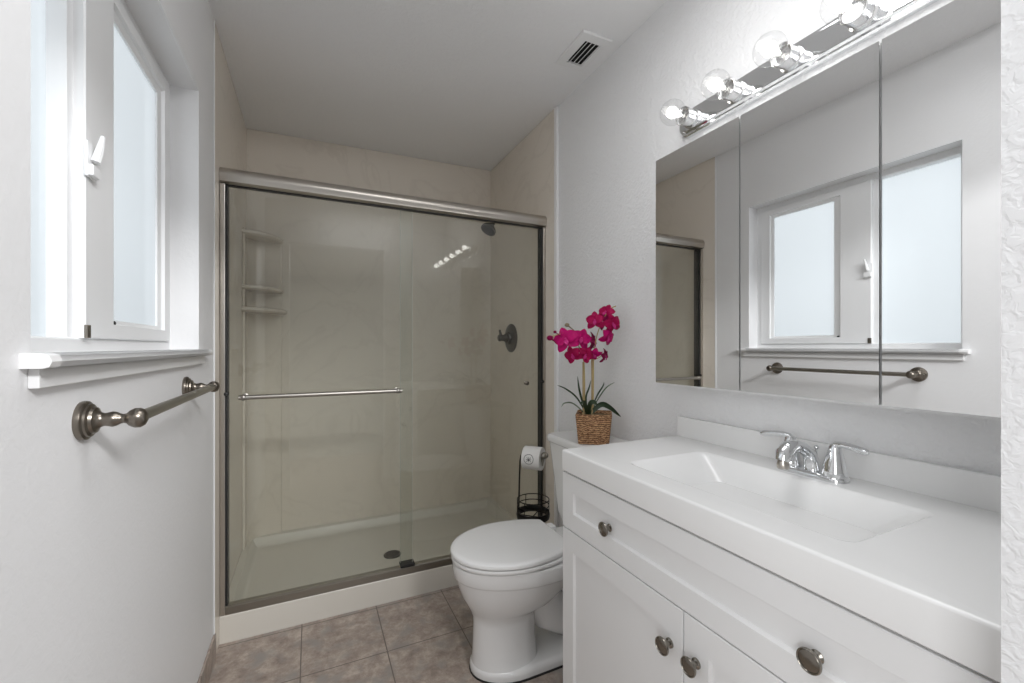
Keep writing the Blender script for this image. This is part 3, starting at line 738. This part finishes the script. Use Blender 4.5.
ring(0.440, 0.078, 0.0026); ring(0.412, 0.078, 0.0024)
bs.lathe([(0.072, 0.352), (0.080, 0.350), (0.083, 0.366), (0.080, 0.382), (0.072, 0.380), (0.068, 0.372), (0.068, 0.360), (0.072, 0.352)], (cx, PY, 0), (0, 0, 1), 36, False, False)
bs.tube([(cx - 0.07, PY, 0.354), (cx + 0.07, PY, 0.354)], 0.003, 6).tube([(cx, PY - 0.07, 0.354), (cx, PY + 0.07, 0.354)], 0.003, 6)
for i in range(6):
    a = 2 * PI * i / 6 + 0.3
    bs.tube([(cx + 0.078 * math.cos(a), PY + 0.078 * math.sin(a), z) for z in (0.385, 0.412, 0.440)], 0.0022, 6)
part(bs, 'basket', M['black'], st)
fi = MB().sphere((1.052, PY - 0.020, 0.664), 0.016, 12, 8).sphere((1.052, PY + 0.006, 0.660), 0.015, 12, 8).lathe([(0.006, 0), (0.011, 0.008), (0.011, 0.016), (0.005, 0.024)], (1.038, PY, 0.655), (1, 0, 0), 14)
fi.tube([(1.050, PY - 0.014, 0.662), (1.046, PY - 0.020, 0.640), (1.045, PY - 0.022, 0.614)], [0.006, 0.007, 0.003], 8)
part(fi, 'finial', M['nickel_dark'], st)
rl = thing('toilet_paper_roll', 'white toilet paper roll with round black print hanging on the black stand', 'toilet paper', (0.993, PY, 0.655))
rl.rotation_euler.z = TURN
RC = (0.946, PY, 0.6425); RR = 0.056
part(MB().lathe([(0.020, 0.0), (RR - 0.002, 0.0), (RR, 0.002), (RR, 0.090), (RR - 0.002, 0.092), (0.020, 0.092), (0.020, 0.0)], RC, (1, 0, 0), 40, False, False), 'paper', M['paper'], rl)
part(MB().lathe([(0.0198, 0.001), (0.0198, 0.091), (0.0185, 0.091), (0.0185, 0.001), (0.0198, 0.001)], RC, (1, 0, 0), 24, False, False), 'core', M['card'], rl)
em = MB()
def on_roll(u, v, off=0.0006):     # u along the roll, v around it, about the point facing the room
    a = v / RR
    a0 = math.radians(6)
    return (RC[0] + 0.040 + u, PY - (RR + off) * math.cos(a + a0), RC[2] + (RR + off) * math.sin(a + a0))
def strip(pts, wdt):
    for (u0, v0), (u1, v1) in zip(pts[:-1], pts[1:]):
        dx, dy = u1 - u0, v1 - v0; L_ = math.hypot(dx, dy) or 1; nx, ny = -dy / L_ * wdt / 2, dx / L_ * wdt / 2
        em.add([on_roll(u0 + nx, v0 + ny), on_roll(u1 + nx, v1 + ny), on_roll(u1 - nx, v1 - ny), on_roll(u0 - nx, v0 - ny)], [(0, 1, 2, 3)])
circ = lambda r, n=28: [(r * math.cos(2 * PI * i / n), r * math.sin(2 * PI * i / n)) for i in range(n + 1)]
strip(circ(0.0235), 0.0024)
for i in range(7):          # leaf sprig
    a = math.radians(90 + (i - 3) * 42); r = 0.0135 if i % 2 else 0.0155
    strip([(0, -0.004), (r * 0.55 * math.cos(a) + 0.001, r * 0.55 * math.sin(a) - 0.002), (r * math.cos(a), r * math.sin(a) - 0.002)], 0.0022)
strip([(0, -0.013), (0, 0.002)], 0.002)
part(em, 'printed_emblem', M['ink'], rl, smooth=False)

# ------------------------------------------------------------------ orchid
OX, OY, OZ = 1.040, 1.420, TT + 0.0004
orc = thing('potted_orchid', 'magenta orchid in a square woven pot on the toilet tank', 'potted plant', (OX, OY, OZ))
RA = math.radians(-38)
def rotp(x, y): return (OX + x * math.cos(RA) - y * math.sin(RA), OY + x * math.sin(RA) + y * math.cos(RA))
def sqr(h, z, r=0.008, wob=0.0): return [(*rotp(q[0], q[1]), z) for q in roundrect(0, 0, h, h, r, 3)]
rings = []
NR = 26
for k in range(NR + 1):
    t = k / NR
    rings.append(sqr(0.059 + 0.011 * t + (0.0016 if k % 2 else -0.0004), OZ + 0.118 * t))
rings += [sqr(0.0655, OZ + 0.119), sqr(0.064, OZ + 0.095)]
part(MB().loft(rings), 'pot', M['woven'], orc, angle=25)
ms = MB(); ms.loft([sqr(0.0640, OZ + 0.096), sqr(0.060, OZ + 0.104), sqr(0.04, OZ + 0.110), sqr(0.015, OZ + 0.113)])
part(ms, 'moss', M['moss'], orc, angle=60)
def curve_pts(P, n=14):
    # Catmull-Rom through the given points
    P = [Vector(p) for p in P]; Q = [2 * P[0] - P[1]] + P + [2 * P[-1] - P[-2]]; out = []
    for i in range(1, len(Q) - 2):
        for k in range(n):
            t = k / n; a, b_, c_, d = Q[i - 1], Q[i], Q[i + 1], Q[i + 2]
            out.append(0.5 * ((2 * b_) + (c_ - a) * t + (2 * a - 5 * b_ + 4 * c_ - d) * t * t + (3 * b_ - a - 3 * c_ + d) * t ** 3))
    out.append(P[-1]); return out
zs = OZ + 0.105
c1 = Vector((0.9889, 1.42, 0.9451)); c2 = Vector((1.0231, 1.41, 0.9443))
part(MB().tube([(c1.x, c1.y, zs), Vector((0.9889, 1.42, 1.0334)), Vector((0.9889, 1.42, 1.1298))], 0.0046, 8), 'cane', M['cane'], orc)
part(MB().tube([(c2.x, c2.y, zs), Vector((1.0256, 1.41, 1.049)), Vector((1.0231, 1.41, 1.1538))], 0.0046, 8), 'cane', M['cane'], orc)
part(MB().tube(curve_pts([(c1.x + 0.006, c1.y, zs), Vector((0.9903, 1.415, 1.0779)), Vector((0.9796, 1.41, 1.1462)), Vector((0.941, 1.395, 1.2057)), Vector((0.882, 1.375, 1.2395)), Vector((0.8272, 1.365, 1.2348)), Vector((0.7984, 1.36, 1.2233))], 6), 0.0021, 6), 'flower_stem', M['stem'], orc)
s2 = MB().tube(curve_pts([(c2.x + 0.006, c2.y, zs), Vector((1.0268, 1.405, 1.0774)), Vector((1.0256, 1.4, 1.17)), Vector((1.0415, 1.395, 1.2502)), Vector((1.0673, 1.39, 1.3069)), Vector((1.0934, 1.385, 1.3437)), Vector((1.1197, 1.38, 1.3565))], 6), 0.0021, 6)
s2.tube(curve_pts([Vector((1.0256, 1.4, 1.1379)), Vector((1.0513, 1.395, 1.1498)), Vector((1.0773, 1.39, 1.1658))], 5), 0.0016, 6)
part(s2, 'flower_stem', M['stem'], orc)

def petal(mb, c, fwd, up, length, width, cup, tip=0.75, off=0.003):
    # one petal: a cupped oval sheet growing from c along up, facing fwd, with real thickness
    fwd = fwd.normalized(); up = (up - fwd * up.dot(fwd)).normalized(); side = up.cross(fwd)
    nu, nv = 8, 6; grid = {}
    for back in (0, 1):
        for i in range(nu + 1):
            t = i / nu; w_ = width / 2 * (math.sin(PI * min(1, t ** tip * 0.96 + 0.04)) ** 0.62)
            for j in range(nv + 1):
                s_ = -1 + 2 * j / nv
                p = c + up * (length * t) + side * (w_ * s_) + fwd * (off + cup * (4 * t * (1 - t)) * 0.6 - cup * 0.9 * t * t + 0.16 * w_ * s_ * s_ + 0.0015 * math.sin(5 * s_ + 7 * t)) - fwd * (0.0009 * back)
                grid[(back, i, j)] = len(mb.v); mb.v.append(p[:])
    for i in range(nu):
        for j in range(nv):
            a, b_, c_, d = ((i, j), (i + 1, j), (i + 1, j + 1), (i, j + 1))
            mb.f.append(tuple(grid[(0, *q)] for q in (a, b_, c_, d)))
            mb.f.append(tuple(grid[(1, *q)] for q in (d, c_, b_, a)))
    rim = [(i, 0) for i in range(nu + 1)] + [(nu, j) for j in range(1, nv + 1)] + [(i, nv) for i in range(nu - 1, -1, -1)] + [(0, j) for j in range(nv - 1, 0, -1)]
    for a, b_ in zip(rim, rim[1:] + rim[:1]):
        mb.f.append((grid[(0, *a)], grid[(0, *b_)], grid[(1, *b_)], grid[(1, *a)]))

def flower(c, facing, roll, size, mat):
    fwd = Vector(facing).normalized()
    up0 = Vector((0, 0, 1)) - fwd * fwd.z
    if up0.length < 0.05: up0 = Vector((0, 1, 0))
    up0 = Quaternion(fwd, math.radians(roll)) @ up0.normalized()
    mb = MB()
    for ang, L_, W_, cup, off in ((0, 0.50, 0.37, 0.006, 0.0), (130, 0.52, 0.36, 0.006, 0.0), (-130, 0.52, 0.36, 0.006, 0.0), (66, 0.48, 0.46, 0.009, 0.004), (-66, 0.48, 0.46, 0.009, 0.004)):
        petal(mb, c, fwd, Quaternion(fwd, math.radians(ang)) @ up0, L_ * size, W_ * size, cup, off=off)
    o = part(mb, 'flower', mat, orc, angle=70)
    lp_ = MB()
    dn = -up0
    petal(lp_, c + fwd * 0.004, (fwd + dn * -0.5), (dn + fwd * 0.7), 0.26 * size, 0.17 * size, 0.003)
    lp_.sphere((c + fwd * 0.006 + up0 * 0.003)[:], 0.055 * size, 10, 6)
    part(lp_, 'lip', M['lip'], orc, o, angle=70)
    return o
OUT = Vector((-0.6, -0.8, -0.03)).normalized()      # the blooms face out into the room
for c, (fx, fy, fz), roll, size, mat in (
        ((0.868, 1.36, 1.2164), (-0.2, -0.1, 0.15), 20, 0.104, 'petal'),
        ((0.9563, 1.39, 1.2213), (0.3, 0.0, 0.1), -24, 0.090, 'petal'),
        ((0.9191, 1.39, 1.159), (-0.25, 0.1, -0.25), 25, 0.077, 'petal_red'),
        ((0.9716, 1.385, 1.1586), (0.35, 0.1, -0.15), -30, 0.073, 'petal_red'),
        ((1.0195, 1.405, 1.2101), (0.9, 0.4, 0.0), 10, 0.083, 'petal_dark'),
        ((1.0121, 1.375, 1.2925), (-0.3, -0.1, 0.1), 5, 0.080, 'petal_red'),
        ((1.0811, 1.395, 1.3278), (-0.25, 0.3, 0.4), -15, 0.080, 'petal_red'),
        ((1.0915, 1.37, 1.2823), (0.6, -0.1, -0.1), 20, 0.090, 'petal_red'),
        ((1.0662, 1.395, 1.291), (0.2, 0.6, 0.1), 40, 0.066, 'petal_dark'),
        ((1.0745, 1.38, 1.2302), (0.7, 0.1, -0.2), -20, 0.080, 'petal'),
        ((1.0146, 1.385, 1.1622), (0.2, 0.3, -0.5), 50, 0.066, 'petal'),
        ((1.0596, 1.38, 1.154), (1.1, 0.0, -0.2), 15, 0.063, 'petal_dark')):
    p = Vector(c)
    flower(p, OUT + Vector((fx, fy, fz)), roll, size, M[mat])
for c, e, r, mat in (((0.8852, 1.38, 1.2742), (0.9216, 1.38, 1.2518), 0.0085, 'bud'), ((0.7984, 1.36, 1.2233), (0.8329, 1.36, 1.2012), 0.011, 'petal_dark'), ((0.8229, 1.365, 1.246), (0.8579, 1.365, 1.2239), 0.006, 'petal_dark')):
    p = Vector(c); e = Vector(e)
    bd = MB().sphere(p[:], r, 12, 8, (1.15, 1.0, 0.9))
    bd.tube([p, p + (e - p) * 0.9], [r * 0.35, 0.0012], 6)
    part(bd, 'bud', M[mat], orc, angle=80)
def blade(pts, w0, mat, fold=0.25):
    P = curve_pts(pts, 6); n_ = len(P); mb = MB(); rings = []
    for k, p in enumerate(P):
        t = (P[min(k + 1, n_ - 1)] - P[max(k - 1, 0)]).normalized()
        side = t.cross(OUT).normalized(); nor = side.cross(t).normalized()
        u = k / (n_ - 1); w_ = w0 * max(0.04, math.sin(PI * (0.10 + 0.90 * u)) ** 0.6)
        rings.append([(p - side * w_)[:], (p - nor * w_ * fold)[:], (p + side * w_)[:], (p - nor * (w_ * fold + 0.0012))[:]])
    mb.loft(rings); part(mb, 'leaf', mat, orc, angle=80)
root_l = Vector((1.0072, 1.415, 0.9366)); root_l.z = zs
blade([root_l, Vector((0.9578, 1.42, 0.9869)), Vector((0.9063, 1.42, 1.0249)), Vector((0.859, 1.41, 1.0432))], 0.0034, M['leaf'])
blade([root_l, Vector((0.9436, 1.42, 0.9638)), Vector((0.8953, 1.41, 0.9717)), Vector((0.8708, 1.4, 0.9588))], 0.0028, M['leaf_grey'])
blade([root_l, Vector((0.9748, 1.41, 0.9791)), Vector((0.9537, 1.4, 1.0286)), Vector((0.9467, 1.4, 1.076))], 0.0042, M['leaf'])
blade([root_l, Vector((0.9869, 1.4, 0.9875)), Vector((0.9942, 1.39, 1.0278)), Vector((1.0038, 1.39, 1.0591))], 0.0036, M['leaf'])
blade([root_l, Vector((1.0477, 1.41, 0.9914)), Vector((1.0776, 1.41, 1.0308)), Vector((1.0827, 1.41, 1.0469))], 0.0032, M['leaf'])
blade([root_l, Vector((1.0702, 1.42, 0.9893)), Vector((1.1134, 1.43, 1.0236)), Vector((1.1631, 1.44, 1.0419))], 0.0028, M['leaf_grey'])
blade([root_l, Vector((0.9846, 1.37, 0.9675)), Vector((0.9926, 1.355, 0.9766)), Vector((1.0031, 1.35, 0.965))], 0.0090, M['leaf'])
blade([root_l, Vector((1.0476, 1.39, 0.9574)), Vector((1.0844, 1.38, 0.9485)), Vector((1.1411, 1.375, 0.905))], 0.0105, M['leaf'], 0.35)
blade([root_l, Vector((0.9681, 1.38, 0.9672)), Vector((0.9518, 1.37, 0.9771)), Vector((0.9345, 1.365, 0.971))], 0.0070, M['leaf'])
